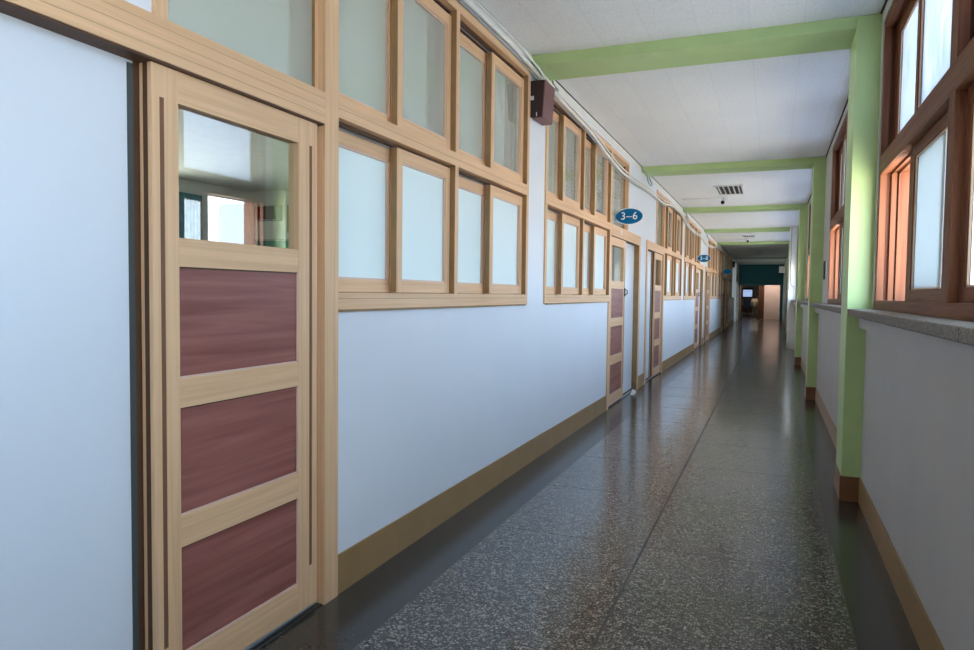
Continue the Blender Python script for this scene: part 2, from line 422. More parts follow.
# ------------------------------------------------------------------ left windows and doors
win_n = [0]; door_n = [0]
FX = -1.750     # front face of frames
def sash(parent, y0, y1, z0, z1, xf, mat_pane, st=.055, top=.065, bot=.06):
    xb = xf-.038
    b = MB().mat('tan_v').box(xb, xf, y0, y0+st, z0, z1).box(xb, xf, y1-st, y1, z0, z1)
    b.mat('tan_h').box(xb, xf-.0005, y0+st, y1-st, z0, z0+bot).box(xb, xf-.0005, y0+st, y1-st, z1-top, z1)
    b.mat('tan_edge').box(xb+.003, xf-.003, y0-.0015, y0, z0+.003, z1-.003)  # near side of the sash coloured darker, as in shade
    s = b.build('sash', parent)
    a0, a1, c0, c1 = y0+st, y1-st, z0+bot, z1-top
    w_ = .009
    bd = MB().mat('bead').box(xf-.016, xf-.006, a0, a0+w_, c0, c1).box(xf-.016, xf-.006, a1-w_, a1, c0, c1)
    bd.box(xf-.016, xf-.006, a0, a1, c0, c0+w_).box(xf-.016, xf-.006, a0, a1, c1-w_, c1)
    bd.build('glazing_bead', s)
    xm = xf-.019
    MB().mat(mat_pane).quad((xm, a0, c0), (xm, a1, c0), (xm, a1, c1), (xm, a0, c1)).build('pane', s)
    return s
def left_window(s, y0, cells, y1, first_post, label):
    """frame from y0 to y1, two cells of two sliding sashes, two rows"""
    win_n[0] += 1
    root = empty('window_%d' % win_n[0], (XL, s+y0, 1.27)); struct(root, label, 'window')
    g = MB().mat('tan_v')
    def bar(a, c, z0, z1, mk, back=-1.93, front=FX): g.mat(mk).box(back, front, s+a, s+c, z0, z1)
    if first_post: bar(y0, cells[0][0], 1.27, 3.05, 'tan_v')
    bar(cells[0][1], cells[1][0], 1.345, 2.10, 'tan_v'); bar(cells[0][1], cells[1][0], 2.178, 3.0, 'tan_v')
    if y1 > cells[1][1]+.001: bar(cells[1][1], y1, 1.27, 3.05, 'tan_v')
    a0, a1 = (cells[0][0], cells[1][1])
    bar(a0, a1, 1.27, 1.345, 'tan_h'); bar(a0, a1, 2.10, 2.178, 'tan_h'); bar(a0, a1, 3.0, 3.05, 'tan_h')
    # moulded steps on the level boards
    bar(a0, a1, 1.262, 1.272, 'tan_edge', -1.80, FX+.006)
    bar(a0, a1, 1.318, 1.321, 'tan_line', -1.80, FX+.0008)
    bar(a0, a1, 2.138, 2.1405, 'tan_line', -1.80, FX+.0008)
    bar(a0, a1, 3.05, 3.058, 'groove', -1.80, FX-.004)
    for (c0, c1) in cells:      # tracks
        for zz in (1.345, 2.178):
            bar(c0, c1, zz, zz+.006, 'tan_edge', -1.93, -1.84)
        for zt in (2.10, 3.0):
            bar(c0, c1, zt-.012, zt, 'groove', -1.93, -1.792)
            bar(c0, c1, zt-.022, zt-.012, 'steel', -1.826, -1.822)
        for (z0, z1) in ((1.345, 2.10), (2.178, 3.0)):
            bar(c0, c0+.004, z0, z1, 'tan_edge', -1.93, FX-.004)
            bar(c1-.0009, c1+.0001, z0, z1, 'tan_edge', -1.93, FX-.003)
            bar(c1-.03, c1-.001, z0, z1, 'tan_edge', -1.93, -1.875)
    # near sides of the uprights: shade put into a darker colour
    g.build('window_frame', root, bevel=.0015)
    for (c0, c1) in cells:
        mid = (c0+c1)/2; ov = .03
        for row, (z0, z1) in enumerate(((1.349, 2.085), (2.184, 2.968))):
            mp_ = 'frost_left' if row == 0 else 'hazy'
            sash(root, s+c0+.005, s+mid+ov, z0, z1, -1.835, mp_)
            f = sash(root, s+mid-ov, s+c1-.001, z0, z1, -1.785, mp_)
            MB((-1.785, s+mid-ov, z0)).mat('black').cyl((-1.803, s+mid-ov-.0005, z0+.03), .006, .004, 1, 10).build('sash_bolt', f)
    return root

def leaf_door(s, y0, y1, parent, handle_side, tagleaf=False):
    """panelled sliding leaf; xf its corridor face"""
    xf, xb = -1.770, -1.820
    b = MB()
    z0, z1 = .026, 2.056
    gs = y0+.105; ge = y1-.125
    if handle_side < 0: gs, ge = y0+.125, y1-.105
    b.mat('tan_v').box(xb, xf, s+y0, s+gs, z0, z1).box(xb, xf, s+ge, s+y1, z0, z1)
    bands = [(z0, .146), (.505, .61), (.965, 1.062), (1.424, 1.517), (1.942, z1)]
    b.mat('tan_h')
    for p, q in bands: b.box(xb, xf-.0004, s+gs, s+ge, p, q)
    for yy in (y0+.030, y1-.054):   # routed grooves
        b.mat('groove_brown').box(xf-.001, xf+.0012, s+yy, s+yy+.022, .20, 1.945)
        b.mat('tan_v').box(xf-.001, xf+.003, s+yy+.016, s+yy+.022, .20, 1.945)
    b.mat('groove').box(xf-.034, xf-.016, s+y0-.002, s+y0, z0, z1)
    L = b.build('door_leaf', parent, bevel=.0015)
    for (p, q) in ((.146, .505), (.61, .965), (1.062, 1.424)):
        MB().mat('red_panel').box(xf-.03, xf-.008, s+gs, s+ge, p, q).build('door_panel', L)
        MB().mat('bead').box(xf-.009, xf-.002, s+gs, s+ge, p, p+.006).box(xf-.009, xf-.002, s+ge-.006, s+ge, p, q)\
            .mat('groove').box(xf-.009, xf-.003, s+gs, s+ge, q-.004, q).box(xf-.009, xf-.003, s+gs, s+gs+.004, p, q).build('panel_bead', L)
    xm = xf-.022
    MB().mat('clear').quad((xm, s+gs, 1.517), (xm, s+ge, 1.517), (xm, s+ge, 1.942), (xm, s+gs, 1.942)).build('door_glass', L)
    return L
def left_door(s, far, label):
    """far=False: white panel first then leaf (1.628..2.47 in module coordinates, from 10.79-PER); far=True: mirrored"""
    door_n[0] += 1
    g = MB()
    if far: y0, y1, l0, l1, w0, w1 = 8.19, 10.16, 8.20, 9.16, 9.12, 10.06
    else: y0, y1, l0, l1, w0, w1 = .73, 2.505, 1.632, 2.478, .83, 1.70
    root = empty('door_%d' % door_n[0], (XL, s+y0, 0)); struct(root, label, 'door')
    back = -1.93
    g.mat('tan_v')
    if far:
        g.box(back, FX, s+8.10, s+8.19, 0, 3.05); g.box(back, FX, s+10.06, s+10.16, 0, 2.05)
        g.mat('tan_edge').box(back, FX-.003, s+10.054, s+10.06, 0, 2.05)
        g.mat('tan_h').box(back, FX, s+8.19, s+10.16, 2.05, 2.18)
        t0, t1 = 8.19, 9.15; g.mat('tan_v').box(back, FX, s+9.15, s+9.20, 2.18, 3.05)
    else:
        g.box(back, FX, s+2.505, s+2.605, 0, 3.05); g.box(back, FX, s+.73, s+.83, 0, 2.05)
        g.mat('tan_h').box(back, FX, s+.73, s+2.505, 2.05, 2.18)
        t0, t1 = 1.68, 2.505; g.mat('tan_v').box(back, FX, s+1.63, s+1.68, 2.18, 3.05)
    hy0, hy1 = (8.19, 10.16) if far else (.73, 2.505)
    g.mat('tan_h').box(back, FX, s+t0, s+t1, 3.0, 3.05)
    for zz in (2.082, 2.115, 2.150): g.mat('tan_line').box(-1.80, FX+.0008, s+hy0, s+hy1, zz, zz+.0018)
    g.mat('groove').box(-1.85, FX-.004, s+hy0, s+hy1, 2.043, 2.05)
    g.mat('groove').box(-1.9, FX-.012, s+t0, s+t1, 2.178, 2.184)
    g.build('door_frame', root, bevel=.0015)
    # transom pane
    xm = -1.80
    MB().mat('tan_v').box(-1.82, -1.785, s+t0, s+t0+.03, 2.184, 3.0).box(-1.82, -1.785, s+t1-.022, s+t1, 2.184, 3.0).mat('tan_edge').box(-1.821, -1.786, s+t1-.024, s+t1-.022, 2.184, 3.0).box(-1.93, -1.821, s+t1-.004, s+t1, 2.184, 3.0).build('transom_frame', root)
    MB().mat('hazy').quad((xm, s+t0, 2.184), (xm, s+t1, 2.184), (xm, s+t1, 3.0), (xm, s+t0, 3.0)).build('transom_pane', root)
    p = MB().mat('door_white').box(-1.862, -1.824, s+w0, s+w1, .02, 2.05).build('white_leaf', root)
    tag(p, 'plain white sliding leaf')
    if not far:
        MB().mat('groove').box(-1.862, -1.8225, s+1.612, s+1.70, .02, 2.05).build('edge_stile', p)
        MB().mat('dark_strip').box(-1.83, -1.8225, s+1.590, s+1.612, .02, 2.035).build('dark_edge_strip', p)  # narrow dark grey strip beside the edge stile
    L = leaf_door(s, l0, l1, root, 1 if not far else -1)
    MB().mat('steel').box(-1.875, -1.868, s+hy0+.1, s+hy1-.0, 0, .012).box(-1.80, -1.79, s+hy0+.1, s+hy1, 0, .010).mat('terr_border').box(-1.90, XL+.002, s+hy0+.1, s+hy1, 0, .004).build('floor_rail', root)
    if far:
        hd = MB((-1.768, s+9.11, 1.36)).mat('black').box(-1.768, -1.758, s+9.10, s+9.13, 1.33, 1.44).tube([(-1.758, s+9.11, 1.42), (-1.735, s+9.12, 1.41), (-1.732, s+9.12, 1.37), (-1.758, s+9.11, 1.345)], .006)
        hd.build('door_handle', L)
        MB().mat('white_plastic').box(FX, FX+.006, s+8.70, s+8.76, 2.09, 2.15).build('card_holder', root)
    return root
near = ['behind the camera', 'nearest the camera', 'just beyond the 3-6 sign', 'just beyond the second blue sign', 'in the dim end']
for i, s in enumerate(modules()):
    if i == 0:
        left_window(s, 5.61, ((5.655, 6.855), (6.90, 8.10)), 8.10, True, 'tan framed sliding windows behind the camera, far set')
        left_door(s, True, 'panelled sliding door behind the camera')
    else:
        left_door(s, False, 'tan sliding door with three red brown panels, ' + near[i])
        left_window(s, 2.605, ((2.605, 3.815), (3.86, 5.12)), 5.165, False, ['', 'largest tan sliding window set, right beside the nearest door', 'tan sliding window set between the 3-6 sign and pale post', 'narrow tan window set just past the second blue sign', 'dim tan window set past the last blue sign'][i])
        if i < 4:
            left_window(s, 5.61, ((5.655, 6.855), (6.90, 8.10)), 8.10, True, ['', 'tan sliding window set between the maroon speaker and the 3-6 sign', 'tan sliding window set just before the second blue sign', 'dark tan window set in the unlit stretch'][i])
            left_door(s, True, ['', 'tan and red brown sliding door under the 3-6 sign, with white leaf beside it', 'sliding door under the second blue sign', 'dark sliding door under the last blue sign'][i])

# ------------------------------------------------------------------ right windows
def rsash(parent, y0, y1, z0, z1, xf, pane, st=.062):
    xb = xf+.024
    b = MB().mat('redwood_v').box(xf, xb, y0, y0+st, z0, z1).box(xf, xb, y1-st, y1, z0, z1)
    b.mat('redwood_h').box(xf+.0005, xb, y0+st, y1-st, z0, z0+.065).box(xf+.0005, xb, y0+st, y1-st, z1-.065, z1)
    s = b.build('sash', parent, bevel=.0015)
    a0, a1, c0, c1 = y0+st, y1-st, z0+.065, z1-.065; w_ = .008
    MB().mat('redbead').box(xf+.006, xf+.014, a0, a0+w_, c0, c1).box(xf+.006, xf+.014, a1-w_, a1, c0, c1).box(xf+.006, xf+.014, a0, a1, c0, c0+w_).box(xf+.006, xf+.014, a0, a1, c1-w_, c1).build('glazing_bead', s)
    xm = xf+.018
    MB().mat(pane).quad((xm, a0, c0), (xm, a1, c0), (xm, a1, c1), (xm, a0, c1)).build('pane', s)
def right_window(y0, y1, label, k):
    win_n[0] += 1
    root = empty('window_%d' % win_n[0], (XU, y0, 1.277)); struct(root, label, 'window')
    fx, bx = .612, .83
    n = max(1, round((y1-y0)/2.0)); cw = (y1-y0-.05)/n; cells = []
    def jamb(g, a, c, side, z0, z1):
        """upright a..c; side +1: grooves open towards lower y"""
        e0, e1 = (a, a+.026) if side > 0 else (c-.026, c)
        body = (a+.026, c) if side > 0 else (a, c-.026)
        g.mat('redwood_v').box(fx, bx, body[0], body[1], z0, z1)
        for x0, x1 in ((fx, .650), (.676, .706), (.716, bx)): g.box(x0, x1, e0, e1, z0, z1)
    rows = ((1.327, 2.14), (2.235, 3.05))
    g = MB(); y = y1-.03
    for z0, z1 in rows: jamb(g, y1-.03, y1, 1, z0, z1)
    for i in range(n):
        c1 = y; c0 = y-cw+.12 if i < n-1 else y0+.03
        if k == 1 and i == 0: c0 = 3.225
        cells.append((c0, c1))
        for z0, z1 in rows:
            if i < n-1: jamb(g, c0-.115, c0-.055, 1, z0, z1); jamb(g, c0-.055, c0, -1, z0, z1)
            else: jamb(g, y0, y0+.03, -1, z0, z1)
        y = c0-.115
    g.mat('redwood_h').box(fx-.006, bx, y0, y1, 1.277, 1.327).box(fx, bx, y0, y1, 2.14, 2.235).box(fx, bx, y0, y1, 3.05, 3.09)
    for (c0, c1) in cells:
        for (z0, z1) in rows:
            for xx, ww in ((fx, .038), (.678, .006), (.716, .006)):
                g.mat('redwood_h').box(xx, xx+ww, c0, c1, z0-.001, z0+.008); g.box(xx, xx+ww, c0, c1, z1-.014, z1+.001)
    g.build('window_frame', root, bevel=.002)
    for i, (c0, c1) in enumerate(cells):
        mid = (c0+c1)/2
        for row, (z0, z1) in enumerate(((1.3275, 2.132), (2.2355, 3.042))):
            pane = 'frost_right' if row == 0 else 'frost_upper'
            swap = k == 1 and i == 1 and row == 0
            if swap: rsash(root, mid-.06, c1-.001, z0, z1, .651, pane); rsash(root, c0+.001, mid+.02, z0, z1, .684, pane); continue
            rsash(root, c0+.001, mid+.06, z0, z1, .651, pane)
            slid = (row == 0 and i == 0) or k == 0 or (k >= 2 and i == 1 and row == 0)
            if slid: rsash(root, c0+(.30 if k == 1 else .004), mid+(.34 if k == 1 else .03), z0, z1, .684, pane)
            else: rsash(root, mid-.02, c1-.001, z0, z1, .684, pane)
    portal(.86, y0, y1, 1.33, 3.05, 0)
for k, (a, c) in enumerate(wins):
    right_window(a, c, ['red brown framed sliding windows behind the camera', 'nearest red brown sliding window over the stone shelf', 'red brown window between the first two green columns', 'red brown window between the second and third green columns', 'narrow red brown window past the third green column', 'small red brown window by the dim end'][k], k)

# ------------------------------------------------------------------ classrooms behind the left wall
b = MB().mat('plaster')
b.box(CLS-.2, CLS, Y0, 41, 0, .9).box(CLS-.2, CLS, Y0, 41, 2.95, ZC)
ys = [Y0]; spans = []
for s in modules():
    for (a, c) in ((1.3, 3.6), (4.2, 6.4), (7.0, 8.3)):
        if s+a > Y0 and s+c < 41: spans.append((s+a, s+c))
p = Y0
for a, c in spans:
    b.box(CLS-.2, CLS, p, a, .9, 2.95); p = c
    portal(CLS-.22, a, c, .9, 2.95, 0)
b.box(CLS-.2, CLS, p, 41, .9, 2.95)
struct(b.build('wall_classroom'), 'pale outer classroom wall seen through the door glass', 'wall')
for s in modules()[:4]:
    if s+10.44 > Y0:
        o = MB().mat('plaster').box(CLS, XB, s+10.52, s+10.64, 0, ZC).build('wall_partition'); struct(o, 'pale partition wall between classrooms', 'wall')
# windows of the first classrooms
win_n[0] += 1
root = empty('window_%d' % win_n[0], (CLS, 0, .9)); struct(root, 'classroom outer windows with white frames', 'window')
for a, c in spans:
    g = MB().mat('white_plastic')
    for yy in (a, (a+c)/2-.02, c-.04): g.box(CLS-.12, CLS-.06, yy, yy+.04, .9, 2.95)
    g.box(CLS-.12, CLS-.06, a, c, .9, .95).box(CLS-.12, CLS-.06, a, c, 2.90, 2.95).build('window_frame', root)
    MB().mat('clear').quad((CLS-.09, a, .9), (CLS-.09, c, .9), (CLS-.09, c, 2.95), (CLS-.09, a, 2.95)).build('pane', root)
# ends of the corridor and classroom volume
struct(MB().mat('wall').box(-9.2, .85, Y0-.2, Y0, 0, ZC+.1).build('wall_back'), 'white wall closing the corridor behind the camera', 'wall')
struct(MB().mat('wall').box(-9.2, XB, 41, 41.2, 0, ZC+.1).build('wall_far'), 'plain wall closing the last classroom', 'wall')

# things in the first classroom, seen through the door glass
def thing(name, loc, label, cat, group=None): return tag(empty(name, loc), label, cat, group)
t = thing('chalkboard', (-6.2, 10.52, .9), 'dark green chalkboard on the classroom partition seen through door glass', 'chalkboard')
MB().mat('board').box(-8.85, -4.4, 10.49, 10.512, .95, 2.26).build('board', t); MB().mat('steel').box(-8.88, -4.37, 10.48, 10.519, 2.26, 2.29).box(-8.88, -4.37, 10.44, 10.519, .92, .95).build('board_rail', t)
t = thing('loudspeaker', (-8.5, 10.5, 2.62), 'dark classroom loudspeaker box high on the partition wall', 'speaker')
MB((-8.5, 10.5, 2.62)).mat('conc2').prism([(10.519, 2.90), (10.34, 2.88), (10.38, 2.62), (10.519, 2.62)], 0, -8.74, -8.26).build('cabinet', t, bevel=.01)
MB((-8.5, 10.5, 2.62)).mat('black').prism([(10.335, 2.86), (10.325, 2.86), (10.365, 2.64), (10.375, 2.64)], 0, -8.70, -8.30).build('grille', t)
t = thing('picture_frame', (-7.97, 10.5, 2.4), 'brown picture frame on the classroom partition wall', 'picture')
MB().mat('tan_edge').box(-8.14, -7.80, 10.49, 10.519, 2.40, 2.44).box(-8.14, -7.80, 10.49, 10.519, 2.86, 2.90).box(-8.14, -8.10, 10.49, 10.519, 2.44, 2.86).box(-7.84, -7.80, 10.49, 10.519, 2.44, 2.86).build('frame', t)
MB().mat('plaster').box(-8.10, -7.84, 10.50, 10.519, 2.44, 2.86).build('picture', t)
o = MB((-8.9, 8.95, .9)).mat('teal_cab')
pts = []
for i in range(29): pts.append((-8.93+.035*math.sin(i*1.6), 8.70+.52*i/28))
pts2 = [(x+.012, y) for x, y in pts][::-1]
o.prism(pts+pts2, 2, 1.0, 2.93)
tag(o.build('curtain'), 'blue green curtain drawn beside the classroom window', 'curtain')
# buildings beyond the classroom windows
def block(name, x0, x1, y0, y1, z1, m_, label):
    g = MB((x0, (y0+y1)/2, 0)).mat(m_).box(x0, x1, y0, y1, 0, z1); t = g.build(name)
    k = y0+1.5
    while k < y1-2:
        for z in range(2, int(z1)-1, 3): MB((x0, k, z)).mat('navy').box(x0-.03, x0+.02, k, k+1.2, z, z+1.5).build('window', t)
        k += 3
    tag(t, label, 'building')
block('building', 58, 70, 58, 66.5, 15.2, 'concrete', 'pale low building outside, mirrored in the door glass')
block('building', 80, 92, 95, 110, 16, 'conc2', 'grey building further off outside, mirrored in the door glass')

# ------------------------------------------------------------------ end of the corridor
b = MB().mat('teal').box(XL, .85, YE, YE+.2, 2.0, 3.30).box(-1.96, -1.70, YE, YE+.2, 0, 2.0).box(.42, .85, YE, YE+.2, 0, 2.0)
struct(b.build('wall_end'), 'teal wall over the opening at the far end', 'wall')
YR = 45.0
b = MB().mat('pinkdoor').box(-1.95, -1.72, YR, YR+.15, 0, 2.6).box(-.42, .8, YR, YR+.15, 0, 2.6).mat('plaster').box(-1.72, -.42, YR, YR+.15, 2.12, 2.6).box(-1.95, -1.80, YE+.2, YR, 0, 2.6).box(.5, .8, YE+.2, YR, 0, 2.6)
b.mat('plaster').box(-3.2, -3.0, YR+.15, 56, 0, 2.7).box(-3.2, -1.95, YR, YR+.15, 0, 2.7).box(.6, .8, YR+.15, 56, 0, 2.7).box(-3.2, .8, 56, 56.2, 0, 2.7).box(-3.2, .8, YE+.2, 56.2, 2.6, 2.7)
struct(b.build('wall_lobby'), 'pinkish lobby walls beyond the teal end opening', 'wall')
struct(MB().mat('terr_border').box(-3.2, -1.951, YR, YE+14, -.1, 0).build('floor'), 'dim floor of the room beyond the lobby', 'floor')
door_n[0] += 1
t = empty('door_%d' % door_n[0], (-.5, YR, 0)); struct(t, 'brown wooden doorway beyond the teal wall opening', 'door')
MB().mat('darkwood').box(-1.72, -1.66, YR-.03, YR+.16, 0, 2.12).box(-.74, -.62, YR-.03, YR+.16, 0, 2.12).box(-1.66, -.74, YR-.03, YR+.16, 2.04, 2.12).build('door_frame', t)
MB().mat('darkwood').box(-.62, -.42, YR-.05, YR-.01, .01, 1.95).build('door_leaf', t)
d = bpy.data.lights.new('fill_light', 'AREA'); d.energy = 22; d.size = .55; d.color = (1, .86, .74)
t = thing('fill_lamp', (-.1, 44.1, 2.56), 'unseen square fill lamp in the lobby past the teal wall', 'lamp')  # unseen lamp that lights the lobby
MB((-.1, 44.1, 2.56)).mat('white_plastic').box(-.4, .2, 43.8, 44.4, 2.54, 2.599).build('housing', t)
lo = bpy.data.objects.new('lamp_light', d); C.objects.link(lo); lo.parent = t; lo.location = (0, 0, -.03)

t = thing('wall_screen', (-1.68, 55.9, 1.25), 'glowing pale blue screen in the room past the end doorway', 'screen')
MB().mat('black').box(-2.06, -1.30, 55.93, 55.99, 1.22, 2.0).build('bezel', t); MB().mat('screen').box(-2.0, -1.36, 55.925, 55.932, 1.33, 1.84).build('display', t)
t = thing('office_chair', (-1.55, 51.5, 0), 'dark navy office chair below the glowing screen', 'chair')
MB().mat('navy').box(-1.80, -1.30, 51.3, 51.8, .43, .52).build('seat', t, bevel=.02); MB().mat('navy').box(-1.78, -1.32, 51.22, 51.30, .55, 1.15).build('backrest', t, bevel=.03)
MB().mat('black').box(-1.78, -1.32, 51.52, 51.58, 0, .06).build('foot', t); MB().mat('black').box(-1.58, -1.52, 51.3, 51.8, 0, .06).build('foot', t); MB().mat('black').cyl((-1.55, 51.55, .06), .03, .37).build('stem', t)
t = thing('desk', (-1.8, 53.2, 0), 'dark desk under the glowing screen at the far end', 'desk')
MB().mat('darkwood').box(-2.5, -1.1, 53, 53.6, .70, .74).build('desk_top', t)
for xx in (-2.5, -1.15): MB().mat('darkwood').box(xx, xx+.05, 53, 53.6, 0, .70).build('desk_side', t)
MB().mat('darkwood').box(-2.45, -1.15, 53.02, 53.05, .2, .70).build('front_panel', t)
t = thing('fill_lamp', (-1.0, 49, 2.56), 'added fill lamp in the far room above the standing person', 'lamp')  # lamp added to brighten the otherwise dark far room
MB((-1.0, 49, 2.56)).mat('white_plastic').box(-1.3, -.7, 48.7, 49.3, 2.54, 2.599).build('housing', t)
lo = bpy.data.objects.new('lamp_light', d.copy()); lo.data.energy = 16; lo.data.size = .55; C.objects.link(lo); lo.parent = t; lo.location = (0, 0, -.03)

# small person standing in the far room, seen from behind
def person(loc, height):
    root = tag(empty('person', loc), 'small person in cream top and grey trousers standing in the far room', 'person')
    k = height/1.72
    J = {'pel': (0, 0, .92), 'chest': (0, 0, 1.22), 'neck': (0, 0, 1.45), 'head': (0, -.01, 1.57), 'crown': (0, 0, 1.67),
         'shl': (-.17, 0, 1.38), 'ell': (-.23, .02, 1.10), 'wrl': (-.22, -.05, .86), 'hal': (-.22, -.07, .77),
         'shr': (.17, 0, 1.38), 'elr': (.23, .02, 1.10), 'wrr': (.22, -.05, .86), 'har': (.22, -.07, .77),
         'hil': (-.09, 0, .86), 'knl': (-.10, -.01, .48), 'anl': (-.10, .02, .08), 'tol': (-.11, -.14, .03),
         'hir': (.09, 0, .86), 'knr': (.10, -.01, .48), 'anr': (.10, .02, .08), 'tor': (.11, -.14, .03)}
    R_ = dict(pel=.13, chest=.14, neck=.055, head=.09, crown=.07, shl=.06, ell=.042, wrl=.03, hal=.035, shr=.06, elr=.042, wrr=.03, har=.035,
              hil=.09, knl=.06, anl=.042, tol=.035, hir=.09, knr=.06, anr=.042, tor=.035)
    E_ = ['pel chest', 'chest neck', 'neck head', 'head crown', 'chest shl', 'shl ell', 'ell wrl', 'wrl hal', 'chest shr', 'shr elr', 'elr wrr', 'wrr har',
          'pel hil', 'hil knl', 'knl anl', 'anl tol', 'pel hir', 'hir knr', 'knr anr', 'anr tor']
    def skin(name, keys, mat, grow=0, J=J):
        ks = [x for x in J if x in keys]; idx = {x: i for i, x in enumerate(ks)}
        me = bpy.data.meshes.new(name)
        ed = [(idx[a], idx[b_]) for a, b_ in (e_.split() for e_ in E_) if a in idx and b_ in idx]
        me.from_pydata([tuple(c*k for c in J[x]) for x in ks], ed, [])
        o = bpy.data.objects.new(name, me); C.objects.link(o); o.parent = root
        md = o.modifiers.new('s', 'SKIN'); sd = o.modifiers.new('d', 'SUBSURF'); sd.levels = sd.render_levels = 1
        for x in ks:
            r_ = (R_[x]+grow)*k; me.skin_vertices[0].data[idx[x]].radius = (r_, r_)
            me.skin_vertices[0].data[idx[x]].use_root = (x == ks[0])
        me.materials.append(MT[mat]); return o
    skin('body', list(J), 'skin')
    skin('shirt', ['pel', 'chest', 'shl', 'ell', 'shr', 'elr'], 'cream', .04)
    J2 = dict(J)
    skin('trousers', ['pel', 'hil', 'knl', 'anl', 'hir', 'knr', 'anr'], 'greyc', .016)
    h = MB().mat('hair').ball((0, .015*k, 1.62*k), .115*k, (.95, 1.05, 1.15)).build('hair'); h.parent = root
    root.rotation_euler = (0, 0, math.radians(180))
person((-1.05, 50.3, 0), 1.42)

# ------------------------------------------------------------------ door number signs
def sign(y, text, label, n_):
    X, Z = -1.60, 2.285
    t = thing('door_sign', (XL, y, Z), label, 'sign', 'oval classroom signs projecting from the left wall')
    def ell(rx, rz, n=48): return [(X+rx*math.cos(2*math.pi*i/n), Z+rz*math.sin(2*math.pi*i/n)) for i in range(n)]
    MB((X, y, Z)).mat('sign_white').prism(ell(.166, .099), 1, y-.006, y+.006).build('rim', t)
    MB((X, y, Z)).mat('sign_blue').prism(ell(.158, .091), 1, y-.008, y+.008).build('panel', t)
    MB((X, y, Z)).mat('steel').box(XL, X-.150, y-.005, y+.005, Z-.012, Z+.012).box(XL-.001, XL+.008, y-.03, y+.03, Z-.05, Z+.05).build('bracket', t)
    if text:
        cu = bpy.data.curves.new('lettering', 'FONT'); cu.body = text; cu.size = .125; cu.align_x = 'CENTER'; cu.align_y = 'CENTER'; cu.extrude = .002
        cu.offset = .0005; cu.space_character = 1.12
        to = bpy.data.objects.new('tmp', cu); C.objects.link(to); bpy.context.view_layer.update()
        me = bpy.data.meshes.new_from_object(to.evaluated_get(bpy.context.evaluated_depsgraph_get())); bpy.data.objects.remove(to)
        lo = bpy.data.objects.new('lettering', me); C.objects.link(lo); me.materials.clear(); me.materials.append(MT['sign_white'])
        for f in me.polygons: f.material_index = 0
        lo.parent = t; lo.rotation_euler = (math.radians(90), 0, 0); lo.location = (X-XL, -.011, 0)
sign(8.45, '3\u20136', 'blue oval sign reading 3-6, nearest of the hanging door signs', 1)
sign(18.42, '3\u20138', 'small blue oval sign, second along the window wall', 2)
sign(28.39, '', 'dim blue oval sign, furthest into the unlit stretch', 3)

# ------------------------------------------------------------------ wall speakers
def speaker(y, label, mats=('brown_box', 'brown_grille')):
    t = thing('wall_speaker', (XL, y, 2.68), label, 'speaker', 'box speakers on the left wall')
    o = (XL, y, 2.68)
    MB(o).mat(mats[0]).prism([(XL+.012, 2.985), (XL+.118, 2.985), (XL+.100, 2.70), (XL+.012, 2.70)], 1, y+.004, y+.27).build('cabinet', t, bevel=.006)
    MB(o).mat(mats[1]).prism([(XL+.002, 2.98), (XL+.112, 2.98), (XL+.096, 2.705), (XL+.002, 2.705)], 1, y, y+.004).build('side_panel', t)
    MB(o).mat('white_plastic').box(XL, XL+.02, y+.08, y+.20, 2.75, 2.90).build('bracket', t)
    MB(o).mat('white_plastic').box(XL+.004, XL+.03, y-.006, y+.001, 2.835, 2.865).build('plug', t); MB(o).mat('white_plastic').box(XL+.05, XL+.056, y-.003, y+.001, 2.71, 2.74).build('badge', t)
speaker(5.205, 'maroon box speaker on the white pier beside the nearest windows')
speaker(35.1, 'black box speaker high on the wall in the dim end', ('black', 'black'))

# ------------------------------------------------------------------ cables along the top of the left wall
def lpt(x, y, X=-1.735):
    d = fw + r2*(x-487)/F_PX - u2*(y-325)/F_PX
    k = X/d.x
    return (X, d.y*k, d.z*k+H)
main = [(-1.735, -5, 3.085), (-1.735, 1, 3.085), (-1.735, 3.2, 3.09), (-1.735, 4.6, 3.085), (-1.733, 5.0, 3.07), (-1.733, 5.35, 3.045), (-1.735, 5.75, 3.025),
        (-1.735, 6.4, 3.005), (-1.735, 7.1, 2.975), (-1.735, 7.8, 2.90), (-1.735, 8.6, 2.845), (-1.735, 9.5, 2.86), (-1.735, 10.3, 2.885), (-1.735, 11.2, 2.90),
        (-1.733, 12.2, 2.90), (-1.733, 13.4, 2.99), (-1.735, 14.6, 2.99), (-1.735, 15.6, 2.90), (-1.735, 17.2, 2.84), (-1.735, 19, 2.88), (-1.735, 20.5, 2.80), (-1.735, 22.5, 2.83), (-1.735, 24.5, 2.95),
        (-1.735, 27, 2.98), (-1.735, 31, 3.0)]
def jitter(P, dx, dz, a, ph): return [(x+dx, y, z+dz+a*math.sin(y*1.7+ph)) for x, y, z in P]
tag(MB((-1.735, 5, 3.05)).mat('cable').tube(smooth_pts(main), .016).build('cable_bundle'), 'thick ivory cable drooping along the top of the window wall', 'cable')
tag(MB((-1.735, 5, 3.05)).mat('cable').tube(smooth_pts(jitter(main, .012, .036, .006, 0)), .008).build('thin_cable'), 'thin ivory cable running just above the thick cable', 'cable')
tag(MB((-1.735, 5, 3.05)).mat('cable_grey').tube(smooth_pts(jitter(main, -.010, -.034, .004, 2)), .006).build('thin_cable'), 'thin grey cable running just below the thick cable', 'cable')
tag(MB((XL, 5, 3.12)).mat('white_plastic').box(XL+.003, XL+.022, Y0, 5.17, 3.112, 3.160).build('cable_duct', bevel=.003), 'flat white cable duct under the ceiling edge beside nearest windows', 'cable duct')
